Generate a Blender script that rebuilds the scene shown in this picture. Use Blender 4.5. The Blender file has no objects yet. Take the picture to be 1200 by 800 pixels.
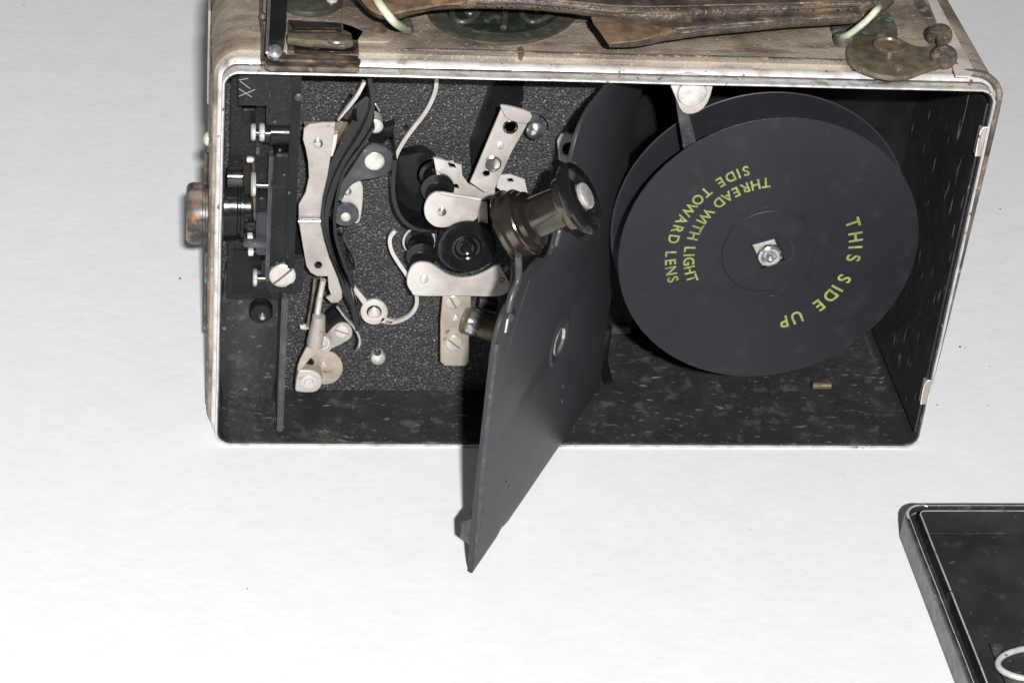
import bpy, bmesh, math, random
import numpy as np
from mathutils import Matrix, Vector
random.seed(4)
S = 0.001                                   # every number below is in millimetres
scene = bpy.context.scene
C = scene.collection

# ------------------------------------------------------------------ camera
CAM = np.array([-11.0415, -603.742, 451.415]); PIT, YAW, ROL, FPX = 0.591205, 0.165310, 0.102209, 2822.0
cy, sy = math.cos(YAW), math.sin(YAW)
FW = np.array([sy*math.cos(PIT), cy*math.cos(PIT), -math.sin(PIT)])
R0 = np.array([cy, -sy, 0.0]); U0 = np.cross(R0, FW)
RT = R0*math.cos(ROL)+U0*math.sin(ROL); UP = U0*math.cos(ROL)-R0*math.sin(ROL)
cam = bpy.data.cameras.new('camera'); co = bpy.data.objects.new('camera', cam); C.objects.link(co)
M = Matrix.Identity(4)
for i in range(3):
    M[i][0] = RT[i]; M[i][1] = UP[i]; M[i][2] = -FW[i]; M[i][3] = CAM[i]*S
co.matrix_world = M
cam.sensor_width = 36; cam.lens = FPX/1200*36; cam.clip_start = 0.01; cam.clip_end = 200
scene.camera = co

# ------------------------------------------------------------------ light
w = bpy.data.worlds.new('World'); scene.world = w; w.use_nodes = True
wb = w.node_tree.nodes['Background']; wb.inputs[0].default_value = (1.0, 0.98, 0.96, 1); wb.inputs[1].default_value = 0.12
fl = bpy.data.lights.new('flash', 'AREA'); fl.shape = 'RECTANGLE'; fl.size = 0.034; fl.size_y = 0.020
fl.energy = 35; fl.color = (1.0, 0.99, 0.985)
fo = bpy.data.objects.new('flash', fl); C.objects.link(fo)
fp = CAM + RT*100 + UP*0 - FW*600
tgt = np.array([-600., 300., 0.])
fo.location = Vector(fp*S)
fo.rotation_euler = Vector((tgt-fp)).to_track_quat('-Z', 'Y').to_euler()
scene.view_settings.view_transform = 'Standard'; scene.view_settings.look = 'None'
scene.view_settings.exposure = 0; scene.view_settings.gamma = 1

# ------------------------------------------------------------------ point finding (photograph point on a real plane)
def on(u, v, n, d):
    n = np.array(n, float); r = FW + RT*(u-600)/FPX - UP*(v-400)/FPX
    return CAM + (d - n@CAM)/(n@r)*r
def at(u, v, y): return on(u, v, (0, 1, 0), y)
def az(u, v, z): return on(u, v, (0, 0, 1), z)

# ------------------------------------------------------------------ materials
def mat(name, col, rough=.5, metal=0., noise=None, bump=None, spots=None, spec=.5, coat=0.):
    """noise=(scale, colour2, lo, hi); bump=(scale, strength, kind); spots=list of (scale, colour, lo, hi, stretch)"""
    m = bpy.data.materials.new(name); m.use_nodes = True
    nt = m.node_tree; N = nt.nodes; L = nt.links; b = N['Principled BSDF']
    b.inputs['Roughness'].default_value = rough; b.inputs['Metallic'].default_value = metal
    b.inputs['Specular IOR Level'].default_value = spec
    b.inputs['Coat Weight'].default_value = coat
    geo = N.new('ShaderNodeNewGeometry'); pos = geo.outputs['Position']
    def rgb(c):
        n = N.new('ShaderNodeRGB'); n.outputs[0].default_value = (*c, 1); return n.outputs[0]
    def ramp(src, lo, hi):
        r = N.new('ShaderNodeMapRange'); r.inputs['From Min'].default_value = lo; r.inputs['From Max'].default_value = hi
        L.new(src, r.inputs['Value']); return r.outputs['Result']
    def nz(scale, det=4, stretch=None, off=0):
        t = N.new('ShaderNodeTexNoise'); t.inputs['Scale'].default_value = scale; t.inputs['Detail'].default_value = det
        mp = N.new('ShaderNodeMapping'); mp.inputs['Location'].default_value = (off, off*.7, off*.3)
        if stretch: mp.inputs['Scale'].default_value = stretch
        L.new(pos, mp.inputs['Vector']); L.new(mp.outputs[0], t.inputs['Vector']); return t.outputs['Fac']
    cur = rgb(col)
    def mix(f, a, c2):
        x = N.new('ShaderNodeMix'); x.data_type = 'RGBA'
        L.new(f, x.inputs['Factor']); L.new(a, x.inputs['A']); L.new(rgb(c2), x.inputs['B']); return x.outputs['Result']
    if noise:
        cur = mix(ramp(nz(noise[0]), noise[2], noise[3]), cur, noise[1])
    for k, s in enumerate(spots or []):
        cur = mix(ramp(nz(s[0], 3, s[4] if len(s) > 4 else None, 3.1*(k+1)), s[2], s[3]), cur, s[1])
    L.new(cur, b.inputs['Base Color'])
    rn = ramp(nz(350, 3, None, 9), .3, .7)
    rr = N.new('ShaderNodeMapRange'); rr.inputs['To Min'].default_value = max(.04, rough-.08); rr.inputs['To Max'].default_value = min(1, rough+.1)
    L.new(rn, rr.inputs['Value']); L.new(rr.outputs[0], b.inputs['Roughness'])
    if name in ('satin_black_paint', 'reel_black_paint'): rr.inputs['To Min'].default_value = rough-.015; rr.inputs['To Max'].default_value = rough+.015
    if bump:
        bn = N.new('ShaderNodeBump'); bn.inputs['Strength'].default_value = bump[1]; bn.inputs['Distance'].default_value = bump[3] if len(bump) > 3 else .0003
        if bump[2] == 'v':
            t = N.new('ShaderNodeTexVoronoi'); t.inputs['Scale'].default_value = bump[0]; L.new(pos, t.inputs['Vector']); L.new(t.outputs['Distance'], bn.inputs['Height'])
        else:
            L.new(nz(bump[0], 5), bn.inputs['Height'])
        L.new(bn.outputs[0], b.inputs['Normal'])
    return m

M_bronze = mat('dark_stained_bronze', (.15, .115, .085), .38, .45, noise=(200, (.05, .045, .04), .4, .62), spots=[(240, (.30, .17, .08), .62, .70)], bump=(600, .25, 'n'))
M_paper = mat('white_paper', (.765, .775, .79), .8, noise=(70, (.745, .747, .765), .35, .65), spots=[(900, (.72, .72, .74), .6, .8)], bump=(210, .2, 'n', .0007))
M_leather = mat('worn_leather', (.325, .27, .215), .5, noise=(48, (.15, .118, .088), .42, .60),
                spots=[(110, (.07, .054, .042), .50, .72, (.35, 1.6, 1)), (700, (.42, .36, .29), .60, .78), (900, (.13, .10, .08), .62, .76), (50, (.30, .20, .12), .62, .76)], bump=(1500, .7, 'n', .0005))
M_sideleather = mat('dark_edge_leather', (.12, .10, .085), .5, noise=(90, (.05, .04, .035), .4, .6), spots=[(300, (.24, .19, .15), .56, .68), (150, (.2, .1, .05), .66, .74)], bump=(1500, .5, 'v', .0003))
M_strap = mat('brown_strap_leather', (.075, .056, .042), .4, noise=(160, (.032, .025, .02), .38, .62), spots=[(420, (.15, .105, .07), .56, .72, (.35, 1.2, 1)), (45, (.17, .10, .055), .57, .72)], bump=(700, .8, 'n', .0008))
M_tan = mat('tan_strap_leather', (.20, .13, .08), .5, noise=(200, (.10, .065, .04), .4, .62), spots=[(90, (.30, .17, .08), .58, .68), (400, (.1, .2, .15), .68, .74)], bump=(1100, .6, 'n', .0004))
M_rim = mat('worn_bright_rim', (.74, .725, .71), .24, .4, noise=(170, (.50, .46, .42), .45, .70), spots=[(420, (.2, .14, .1), .66, .72), (150, (.30, .25, .22), .64, .74)], bump=(500, .2, 'n'))
M_nickel = mat('nickel', (.535, .505, .47), .30, .34, noise=(160, (.43, .395, .36), .38, .68), spots=[(500, (.30, .25, .20), .66, .78), (60, (.58, .55, .52), .5, .6)], bump=(700, .10, 'n', .0002))
M_nickel_rust = mat('stained_nickel', (.47, .43, .385), .34, .45, noise=(150, (.38, .31, .24), .45, .68), spots=[(230, (.25, .14, .08), .66, .75)], bump=(700, .12, 'n'))
M_dull = mat('dull_nickel', (.40, .375, .345), .34, .34, noise=(140, (.31, .28, .25), .4, .68), spots=[(500, (.22, .18, .14), .66, .78)], bump=(700, .10, 'n', .0002))
M_steel = mat('bright_steel', (.62, .62, .62), .2, .9, noise=(500, (.42, .41, .4), .4, .7))
M_gun = mat('gunmetal', (.10, .088, .076), .2, .9, noise=(140, (.16, .135, .105), .45, .75))
M_brass = mat('aged_brass', (.21, .172, .118), .34, .5, noise=(260, (.10, .085, .065), .4, .65), spots=[(500, (.2, .11, .06), .64, .72)], bump=(800, .1, 'n'))
M_crackle = mat('wrinkle_paint', (.034, .033, .034), .42, noise=(2000, (.014, .013, .015), .44, .60),
                spots=[(1700, (.16, .155, .15), .57, .70), (1100, (.30, .28, .25), .66, .73), (900, (.26, .17, .08), .745, .77)], bump=(1700, 1.0, 'n', .0007))
M_gloss = mat('glossy_black_lacquer', (.006, .006, .0065), .13, noise=(120, (.011, .011, .012), .4, .7), spots=[(1100, (.14, .13, .12), .74, .78)], bump=(260, .25, 'n', .0006))
M_lidwall = mat('glossy_black_tray', (.020, .0197, .022), .2, noise=(60, (.034, .034, .038), .45, .72), spots=[(420, (.14, .14, .14), .70, .78), (130, (.06, .061, .065), .60, .78)], bump=(300, .25, 'n', .0006))
M_cast = mat('speckled_cast_black', (.012, .012, .0125), .34, noise=(900, (.020, .020, .020), .45, .65), spots=[(1500, (.12, .11, .10), .68, .75)], spec=.22, bump=(1200, .5, 'n', .0004))
M_black = mat('black_enamel', (.007, .007, .0075), .2, noise=(120, (.012, .012, .013), .4, .7), spots=[(900, (.16, .14, .12), .755, .79)], spec=.22, bump=(400, .12, 'n'))
M_wall = mat('scratched_black_enamel', (.026, .0257, .0275), .26, spec=.3, noise=(90, (.036, .036, .040), .45, .72),
             spots=[(420, (.17, .17, .17), .64, .74, (.5, 1.4, 1)), (190, (.075, .077, .08), .58, .74), (900, (.22, .21, .20), .70, .75), (1300, (.25, .21, .16), .725, .77)], bump=(450, .35, 'n', .0008))
M_sidewall = mat('streaked_black_enamel', (.026, .025, .0265), .3, noise=(120, (.036, .035, .038), .48, .72),
             spots=[(260, (.34, .34, .34), .65, .72, (1, 2.2, .35)), (1300, (.13, .13, .12), .74, .78)], bump=(450, .25, 'n', .0005))
M_satin = mat('satin_black_paint', (.029, .0286, .033), .42, noise=(60, (.034, .0335, .039), .4, .6), spots=[(1400, (.045, .045, .05), .72, .78), (200, (.03, .03, .033), .6, .8, (1, 1, .2))], bump=(2500, .06, 'n', .0001), spec=.35)
M_reel = mat('reel_black_paint', (.0095, .0095, .0125), .46, noise=(30, (.0122, .0122, .0156), .4, .6), spots=[(1700, (.05, .05, .052), .73, .78), (160, (.019, .0195, .023), .58, .8)], bump=(2500, .08, 'n', .0001), spec=.3)
M_grey = mat('worn_dark_grey_paint', (.036, .037, .040), .38, noise=(300, (.065, .067, .07), .45, .7), spots=[(600, (.2, .2, .2), .68, .75)], bump=(900, .15, 'n'))
M_green = mat('yellow_green_print', (.22, .27, .075), .6, noise=(700, (.13, .165, .05), .42, .7), spots=[(1300, (.04, .05, .03), .61, .70), (90, (.12, .15, .05), .5, .7)])
M_verd = mat('verdigris_metal', (.12, .11, .085), .45, .25, noise=(350, (.06, .06, .045), .4, .62), spots=[(230, (.10, .30, .24), .60, .68)], bump=(600, .4, 'n'))
M_emblem = mat('tarnished_emblem', (.062, .062, .048), .38, .4, noise=(260, (.095, .097, .075), .45, .65), spots=[(300, (.10, .17, .13), .64, .74)], bump=(600, .4, 'n'))
M_emblemdark = mat('dark_enamel_emblem', (.014, .017, .014), .3, noise=(300, (.025, .04, .032), .5, .7), bump=(500, .3, 'n'))
M_pale = mat('pale_green_wire', (.58, .60, .44), .35, .15, noise=(180, (.40, .50, .36), .5, .68), spots=[(140, (.06, .30, .20), .64, .70)])
M_white = mat('whitish_worn_strip', (.52, .47, .43), .5, .1, noise=(160, (.36, .31, .26), .45, .65), bump=(500, .2, 'n'))
M_scratch = mat('bare_scratch', (.30, .30, .28), .5)
M_ivory = mat('polished_nickel_head', (.66, .64, .60), .24, .5, noise=(400, (.48, .44, .38), .45, .7))
M_slot = mat('shadowed_slot_grime', (.10, .085, .07), .6)
M_crumb = mat('dark_dust', (.05, .045, .04), .9)
M_rustpaint = mat('flaking_black_and_rust', (.03, .028, .026), .35, noise=(200, (.06, .055, .05), .45, .6), spots=[(170, (.20, .105, .045), .57, .66), (80, (.2, .17, .14), .58, .66)], bump=(500, .3, 'n'))
M_lidside = mat('grey_cloth_side', (.23, .23, .235), .5, noise=(300, (.17, .17, .175), .4, .6), spots=[(170, (.3, .15, .08), .68, .74)], bump=(1500, .3, 'n'))
M_lidrim = mat('chipped_dark_rim', (.035, .035, .036), .22, .3, noise=(260, (.08, .08, .08), .5, .66), spots=[(500, (.35, .34, .33), .66, .72)], bump=(400, .3, 'n'))

# ------------------------------------------------------------------ mesh helpers
def finish(name, me, m, parent=None, ang=35):
    me.name = name
    if m and len(me.materials) == 0: me.materials.append(m)
    for p in me.polygons: p.use_smooth = True
    me.set_sharp_from_angle(angle=math.radians(ang))
    o = bpy.data.objects.new(name, me); C.objects.link(o)
    if parent: o.parent = parent
    return o
def from_py(name, vs, fs, m, parent=None, ang=35):
    me = bpy.data.meshes.new(name); me.from_pydata([tuple(np.array(v)*S) for v in vs], [], fs)
    bm = bmesh.new(); bm.from_mesh(me); bmesh.ops.recalc_face_normals(bm, faces=bm.faces); bm.to_mesh(me); bm.free()
    return finish(name, me, m, parent, ang)
def cr(pts, n=5, closed=True):
    P = [np.array(p, float) for p in pts]; N_ = len(P); out = []
    rng = range(N_) if closed else range(N_-1)
    for i in rng:
        g = lambda k: P[k % N_] if closed else P[max(0, min(N_-1, k))]
        a, b, c, d = g(i-1), g(i), g(i+1), g(i+2)
        for j in range(n):
            t = j/n
            out.append(.5*((2*b)+(-a+c)*t+(2*a-5*b+4*c-d)*t*t+(-a+3*b-3*c+d)*t**3))
    if not closed: out.append(P[-1])
    return out
def circ(cx, cy_, r, n=28, sq=1.0): return [(cx+r*math.cos(2*math.pi*i/n), cy_+r*sq*math.sin(2*math.pi*i/n)) for i in range(n)]

def fill2d(loops, thick, bevel, name, m, parent, tf, res=2):
    """flat sheet with holes and softened edges: loops in plane mm, tf maps (a,b,h)->xyz, h is height above the back"""
    cu = bpy.data.curves.new('c', 'CURVE'); cu.dimensions = '2D'; cu.fill_mode = 'BOTH'
    cu.extrude = max(.001, thick/2-bevel); cu.bevel_depth = bevel; cu.bevel_resolution = res; cu.offset = -bevel
    for lp in loops:
        sp = cu.splines.new('POLY'); sp.points.add(len(lp)-1); sp.use_cyclic_u = True
        for i, p in enumerate(lp): sp.points[i].co = (p[0], p[1], 0, 1)
    ob = bpy.data.objects.new('c', cu); C.objects.link(ob)
    dg = bpy.context.evaluated_depsgraph_get(); me = bpy.data.meshes.new_from_object(ob.evaluated_get(dg))
    bpy.data.objects.remove(ob); bpy.data.curves.remove(cu)
    for v in me.vertices:
        v.co = Vector(np.array(tf(v.co.x, v.co.y, v.co.z+thick/2))*S)
    bm = bmesh.new(); bm.from_mesh(me); bmesh.ops.remove_doubles(bm, verts=bm.verts, dist=1e-7); bmesh.ops.recalc_face_normals(bm, faces=bm.faces); bm.to_mesh(me); bm.free()
    me.materials.clear()
    return finish(name, me, m, parent, 24)
def plate(name, uv, y, thick, m, parent, holes=(), bevel=.22, smooth=0):
    """plate facing the viewer; outline read on its front plane y, body going back"""
    f = lambda l: [(at(u, v, y)[0], at(u, v, y)[2]) for u, v in l]
    loops = [cr(f(uv), smooth) if smooth else f(uv)]+[f(h) for h in holes]
    return fill2d(loops, thick, bevel, name, m, parent, lambda a, b, h: (a, y+thick-h, b))
def topplate(name, uv, z, thick, m, parent, holes=(), bevel=.25, smooth=0, res=2, zr=None):
    zr = z if zr is None else zr
    f = lambda l: [tuple(az(u, v, zr)[:2]) for u, v in l]
    loops = [cr(f(uv), smooth) if smooth else f(uv)]+[f(h) for h in holes]
    return fill2d(loops, thick, bevel, name, m, parent, lambda a, b, h: (a, b, z-thick+h), res)
def box(name, a, b, m, parent, bev=.3):
    a = np.array(a, float); b = np.array(b, float); me = bpy.data.meshes.new(name); bm = bmesh.new()
    bmesh.ops.create_cube(bm, size=1)
    lo = np.minimum(a, b); hi = np.maximum(a, b)
    for v in bm.verts: v.co = Vector(((np.array(v.co)+.5)*(hi-lo)+lo)*S)
    if bev: bmesh.ops.bevel(bm, geom=bm.edges[:], offset=bev*S, segments=2, affect='EDGES')
    bm.to_mesh(me); bm.free(); return finish(name, me, m, parent, 24)
def frame(d):
    d = np.array(d, float); d /= np.linalg.norm(d)
    h = np.array([0, 0, 1.]) if abs(d[2]) < .9 else np.array([1., 0, 0])
    x = np.cross(h, d); x /= np.linalg.norm(x); return x, np.cross(d, x), d
def lathe(name, p, d, prof, m, parent, n=40):
    """prof: (r, h) from base along d"""
    x, y_, d = frame(d); p = np.array(p, float); vs = []; fs = []
    for r, h in prof:
        for i in range(n):
            a = 2*math.pi*i/n; vs.append(p+d*h+(x*math.cos(a)+y_*math.sin(a))*max(r, .001))
    for k in range(len(prof)-1):
        for i in range(n):
            j = (i+1) % n; fs.append((k*n+i, k*n+j, (k+1)*n+j, (k+1)*n+i))
    fs.append(tuple(range(n))); fs.append(tuple((len(prof)-1)*n+i for i in range(n)))
    return from_py(name, vs, fs, m, parent, 32)
def tube(name, pts, r, m, parent, n=10, sm=4, closed=False):
    P = cr(pts, sm, closed) if sm else [np.array(p, float) for p in pts]
    rs = r if callable(r) else (lambda t: r); vs = []; fs = []; K = len(P)
    up = np.array([.13, .31, .94])
    for k, p in enumerate(P):
        t = P[(k+1) % K]-P[k-1] if (closed or 0 < k < K-1) else (P[1]-P[0] if k == 0 else P[-1]-P[-2])
        t = t/(np.linalg.norm(t)+1e-9); x = np.cross(t, up); x /= np.linalg.norm(x); y_ = np.cross(t, x); up = np.cross(x, t); up = -y_ if np.dot(-y_, up) > 0 else y_
        x = np.cross(t, up); x /= np.linalg.norm(x); y_ = up/np.linalg.norm(up)
        for i in range(n):
            a = 2*math.pi*i/n; vs.append(p+(x*math.cos(a)+y_*math.sin(a))*rs(k/max(1, K-1)))
    for k in range(K if closed else K-1):
        k2 = (k+1) % K
        for i in range(n):
            j = (i+1) % n; fs.append((k*n+i, k*n+j, k2*n+j, k2*n+i))
    if not closed: fs += [tuple(range(n)), tuple((K-1)*n+i for i in range(n))]
    return from_py(name, vs, fs, m, parent, 50)
def ribbon(name, uv, yf, yb, t, m, parent, sm=5, yread=None):
    """thin wall standing on the mechanism plate, edge towards the viewer; path read at its front edge"""
    yr = yf if yread is None else yread
    P = [at(u, v, yr) for u, v in uv]; P = cr(P, sm, False) if sm else P; vs = []; fs = []; K = len(P)
    for k, p in enumerate(P):
        d = P[min(k+1, K-1)]-P[max(k-1, 0)]; d[1] = 0; d /= np.linalg.norm(d); nn = np.array([-d[2], 0, d[0]])*t/2
        for q_ in (nn, -nn):
            for y in (yf, yb): vs.append(np.array([p[0], y, p[2]])+q_)
    for k in range(K-1):
        a = 4*k; b = a+4
        fs += [(a, b, b+1, a+1), (a+2, a+3, b+3, b+2), (a, a+2, b+2, b), (a+1, b+1, b+3, a+3)]
    fs += [(0, 1, 3, 2), (4*(K-1), 4*(K-1)+2, 4*(K-1)+3, 4*(K-1)+1)]
    return from_py(name, vs, fs, m, parent, 40)
def rr(x0, x1, z0, z1, r, n=8):
    out = []
    for cx, cz, a0 in ((x1-r, z1-r, 0), (x0+r, z1-r, 90), (x0+r, z0+r, 180), (x1-r, z0+r, 270)):
        for i in range(n+1):
            a = math.radians(a0+90*i/n); out.append((cx+r*math.cos(a), cz+r*math.sin(a)))
    return out
def sweep(name, rect, rad, prof, m, parent, closed=True, cap=None, tf=None, n=8, wob=0):
    """prof (offset outwards, depth)"""
    tf = tf or (lambda a, b, h: (a, h, b)); vs = []; fs = []
    x0, x1, z0, z1 = rect; K = len(prof); cnt = None
    # add intermediate points so that long sides can be slightly uneven
    for o, y in prof:
        r = max(.3, rad+o); ring = rr(x0-o, x1+o, z0-o, z1+o, r, n)
        full = []
        for i in range(len(ring)):
            a = np.array(ring[i]); b = np.array(ring[(i+1) % len(ring)]); dist = max(x1-x0, z1-z0)
            L_ = np.linalg.norm(b-a); k = 14 if L_ > 20 else 1
            for j in range(k): full.append(a+(b-a)*j/k)
        cnt = len(full)
        for i, p in enumerate(full):
            ww = wob*(math.sin(i*1.7)+math.sin(i*.61+2))*.5
            vs.append(tf(p[0]+ww, p[1]+ww, y))
    for k in range(K if closed else K-1):
        k2 = (k+1) % K
        for i in range(cnt):
            j = (i+1) % cnt; fs.append((k*cnt+i, k*cnt+j, k2*cnt+j, k2*cnt+i))
    if cap == 'end': fs.append(tuple((K-1)*cnt+i for i in range(cnt)))
    return from_py(name, vs, fs, m, parent, 40)
def thing(name, label, cat, loc=(0, 0, 0), group=None):
    o = bpy.data.objects.new(name, None); C.objects.link(o); o['label'] = label; o['category'] = cat
    o.empty_display_size = .02
    if group: o['group'] = group
    return o
def screw(name, u, v, y, r, h, m, parent, slot=None, dome=.35, back=1.0):
    """slotted head facing the viewer, front face at y"""
    c = at(u, v, y); pr = [(r*.55, -back), (r*.97, -back), (r, -back+.1), (r, h*.2), (r*.93, h*.2+dome*.5), (r*.7, h*.2+dome*.85), (r*.35, h*.2+dome), (0, h*.2+dome)]
    o = lathe(name, c, (0, -1, 0), pr, m, parent, 28)
    if slot is not None:
        a = math.radians(slot); dx, dz = math.cos(a)*r*.93, math.sin(a)*r*.93; nx, nz_ = -math.sin(a)*r*.085, math.cos(a)*r*.085
        y0 = y-h*.2-dome-.02; me = o.data; me.materials.append(M_slot); bm = bmesh.new(); bm.from_mesh(me)
        vv = [bm.verts.new(Vector((c[0]+s1*dx+s2*nx, yy, c[2]+s1*dz+s2*nz_))*S) for yy in (y0, y0+.3) for s1, s2 in ((-1, -1), (1, -1), (1, 1), (-1, 1))]
        for f_ in ((0, 1, 2, 3), (4, 7, 6, 5), (0, 4, 5, 1), (1, 5, 6, 2), (2, 6, 7, 3), (3, 7, 4, 0)):
            bm.faces.new([vv[i] for i in f_]).material_index = 1
        bm.to_mesh(me); bm.free()
    return o

W, H = 226.0, 131.0
Y1, Y2, YB = 28.5, 63.0, 85.0

# ------------------------------------------------------------------ setting
def sheet():
    n = 60; vs = []; fs = []
    for j in range(n+1):
        for i in range(n+1):
            vs.append((-3000+6000*i/n, -1500+6000*j/n, -.05))
    for j in range(n):
        for i in range(n):
            a = j*(n+1)+i; fs.append((a, a+1, a+n+2, a+n+1))
    o = from_py('table_surface', vs, fs, M_paper); o['kind'] = 'structure'; return o
sheet()

# ------------------------------------------------------------------ film camera
cm = thing('film_camera', 'open antique film camera in worn brown leather, hinged black plate swung out', 'film camera')
# leather shell, rim, liner
shell = sweep('body_shell', (0, W, 0, H), 6.5, [(-.6, 9.0), (1.4, 8.9), (2.1, 9.3), (2.5, 10.4), (2.6, 13), (2.6, 81), (2.1, 83.6), (.8, YB), (-3, YB)], M_leather, cm, closed=False, cap='end', n=12)
rim = sweep('bright_rim', (0, W, 0, H), 5, [(-.85, .9), (-.75, .2), (-.45, -.1), (-.12, .15), (.0, .7), (-.12, 1.6), (-.1, 3.9), (-.45, 4.5), (-.45, 5.1), (.5, 5.6), (1.05, 6.2), (1.2, 7.1), (.95, 8.0), (.5, 8.8), (-.8, 8.8)], M_rim, cm, wob=.10)
sweep('rim_groove', (0, W, 0, H), 5, [(-.5, 4.35), (-.22, 4.4), (-.1, 5.2), (-.5, 5.3)], M_sideleather, cm)
tube('leather_welt', [(W-9, 7.5, H+1.6), (W-3, 6, H+1.7), (W+1.3, 4.8, H-1.8), (W+2.3, 4.4, H-9), (W+1.9, 4.4, 90), (W+1.3, 4.4, 50), (W+.6, 4.4, 20)], lambda t: 1.25-.5*t, M_sideleather, cm, 10)
liner = sweep('inner_wall', (0, W, 0, H), 5, [(-.86, .6), (-1.3, 1.1), (-1.6, Y2+6), (-1.2, Y2+6)], M_wall, cm)
# streaky right-hand inside wall: its own thin sheet
box('chamber_wall', (W-2.2, 1.8, 5.5), (W-1.5, Y2, H-5.5), M_sidewall, cm, .1)
box('chamber_back', (121, Y2, 1), (W-1.8, Y2+3, H-1), M_black, cm, 0)
box('plate_side', (122.4, Y1+.6, 1.2), (123.4, Y2-.3, H-1.4), M_black, cm, .2)
mp = box('mechanism_plate', (1.8, Y1, 1), (122.5, Y2-.2, H-1.2), M_crackle, cm, .6)
# ledge and metal pieces at foot of the chamber
b0 = az(708, 392, 2.2)
box('floor_clip', (b0[0]+1.5, b0[1]+0.5, 1.9), (b0[0]+9, b0[1]+3, 5.0), M_grey, cm, .4)
p = az(962, 456, 2.0)
lathe('brass_floor_pin', (p[0]-3.2, p[1], 3.4), (1, 0, .02), [(.9, 0), (1.25, .15), (1.25, 6.2), (1.0, 6.4), (.2, 6.4)], M_brass, cm, 16)
p = az(711, 437, 2.0)
box('floor_stop', (p[0]-2, p[1]-7, 1.9), (p[0]+1.2, p[1]+9, 3.1), M_black, cm, .5)
# wall catches at the right rim
for (u, v), hh in (((1149, 169), 9.5), ((1086, 467), 9.0)):
    p = on(u, v, (1, 0, 0), W-2.2)
    box('lid_catch', (W-2.7, .3, p[2]-hh/2), (W-.7, 3.2, p[2]+hh/2), M_nickel_rust, cm, .35)
    tube('catch_edge', [(W-2.6, .3, p[2]-hh/2+.3), (W-2.75, .4, p[2]), (W-2.6, .3, p[2]+hh/2-.2), (W-1.0, .2, p[2]+hh/2+.6)], .3, M_rim, cm, 8)

# ---- leather edge strip of the left face with side fittings
sl = box('edge_band', (-2.85, 12, 7), (-2.3, 78, H-7), M_sideleather, cm, .3)
p = at(246, 163, 40)
lathe('side_screw', (-2.4, 40, p[2]), (-1, 0, 0), [(2.2, 0), (2.3, .5), (2.0, 1.4), (1.2, 2.0), (.1, 2.2)], M_pale, cm, 24)
p = at(238, 250, 34)
lens = lathe('lens_barrel', (-2.5, 34, p[2]), (-1, 0, 0), [(9.1, 0), (9.5, .4), (9.5, 1.2), (9.1, 1.4), (9.1, 2.0), (9.5, 2.2), (9.5, 5.2), (9.0, 6.4), (8.0, 7.0), (6.5, 6.8), (6, 5), (.1, 5)], M_rustpaint, cm, 48)
lathe('lens_glass', (-7.5, 34, p[2]), (-1, 0, 0), [(5.9, 0), (5.5, .5), (4, .9), (.1, 1.2)], M_black, lens, 32)
tube('side_cable', [at(u, v, 42)*np.array([0, 1, 1])+np.array([-3.3, 0, 0]) for u, v in ((247, 180), (246, 198), (244, 216))], .8, M_brass, cm)
box('side_strip', (-3.6, 30, p[2]-42), (-2.9, 36, p[2]-12), M_verd, cm, .3)
box('side_strip', (-3.5, 48, p[2]+30), (-2.9, 58, p[2]+62), M_nickel_rust, cm, .3)

# ------------------------------------------------------------------ top of the camera
ZT = H+2.6
E_ = topplate('edge_strip', [(1083, -10), (1093, -10), (1112, 26), (1142, 83), (1137, 90), (1120, 89), (1113, 68), (1101, 34)], ZT+.15, .5, M_white, cm, bevel=.15)
topplate('dark_edge_band', [(1058, -20), (1072, -20), (1092, 18), (1101, 36), (1092, 38), (1074, 8)], ZT+.1, .4, M_sideleather, cm, bevel=.15)
# emblem
em = topplate('oval_emblem', circ(589, 8, 90, 48, .47), ZT+.8, 1.0, M_emblem, cm, bevel=.4)
topplate('enamel_centre', circ(590, 8, 69, 48, .45), ZT+1.0, .6, M_emblemdark, em, bevel=.15)
def tz(l, z): return [az(u, v, z) for u, v in l]
for l in ([(533, 8), (530, 18), (538, 26), (552, 24), (560, 14), (570, 8)], [(590, 2), (592, 16), (590, 33)], [(608, 4), (612, 18), (622, 26), (634, 24), (646, 18)], [(545, 8), (548, 16), (556, 16)], [(570, 26), (578, 20), (586, 22)], [(626, 8), (628, 14), (638, 12)]):
    tube('emblem_relief', tz(l, ZT+1.1), .95, M_emblem, em, 8)
# leather ridge lines of the top edge
tube('leather_ridge', [(52, 11.4, ZT-.45), (70, 11.6, ZT-.35), (110, 11.3, ZT-.4), (150, 11.6, ZT-.35), (216, 11.2, ZT-.45)], .75, M_sideleather, cm, 10)
pb = az(611, 61, ZT)
topplate('leather_nick', [(606, 56), (612, 53), (615, 60), (612, 70), (608, 68)], ZT+.2, .4, M_tan, cm, bevel=.15)
# handle strap
hs = topplate('carrying_strap', [(405, -60), (412, -14), (422, 4), (436, 16), (452, 21), (466, 22), (485, 15), (520, 9), (580, 8), (640, 11), (700, 18), (745, 24), (776, 26), (830, 22), (900, 18), (960, 15), (1010, 12), (1036, 10), (1048, 0), (1042, -20), (1000, -60), (700, -80)], ZT+13, 4.5, M_strap, cm, bevel=2.0, smooth=4, res=4, zr=ZT+10)
topplate('strap_lining', [(690, 12), (702, 33), (712, 50), (718, 53), (750, 52), (780, 46), (830, 39), (885, 34), (925, 30), (976, 27), (1015, 24), (1034, 16), (1020, -10), (700, -20)], ZT+9.6, 4.0, M_strap, hs, bevel=1.6, smooth=2, res=3, zr=ZT+7)
topplate('worn_tip', [(693, 20), (703, 36), (713, 50), (719, 50), (748, 47), (770, 41), (775, 34), (760, 26), (720, 20)], ZT+9.75, .6, M_tan, hs, bevel=.25, smooth=2)
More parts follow.
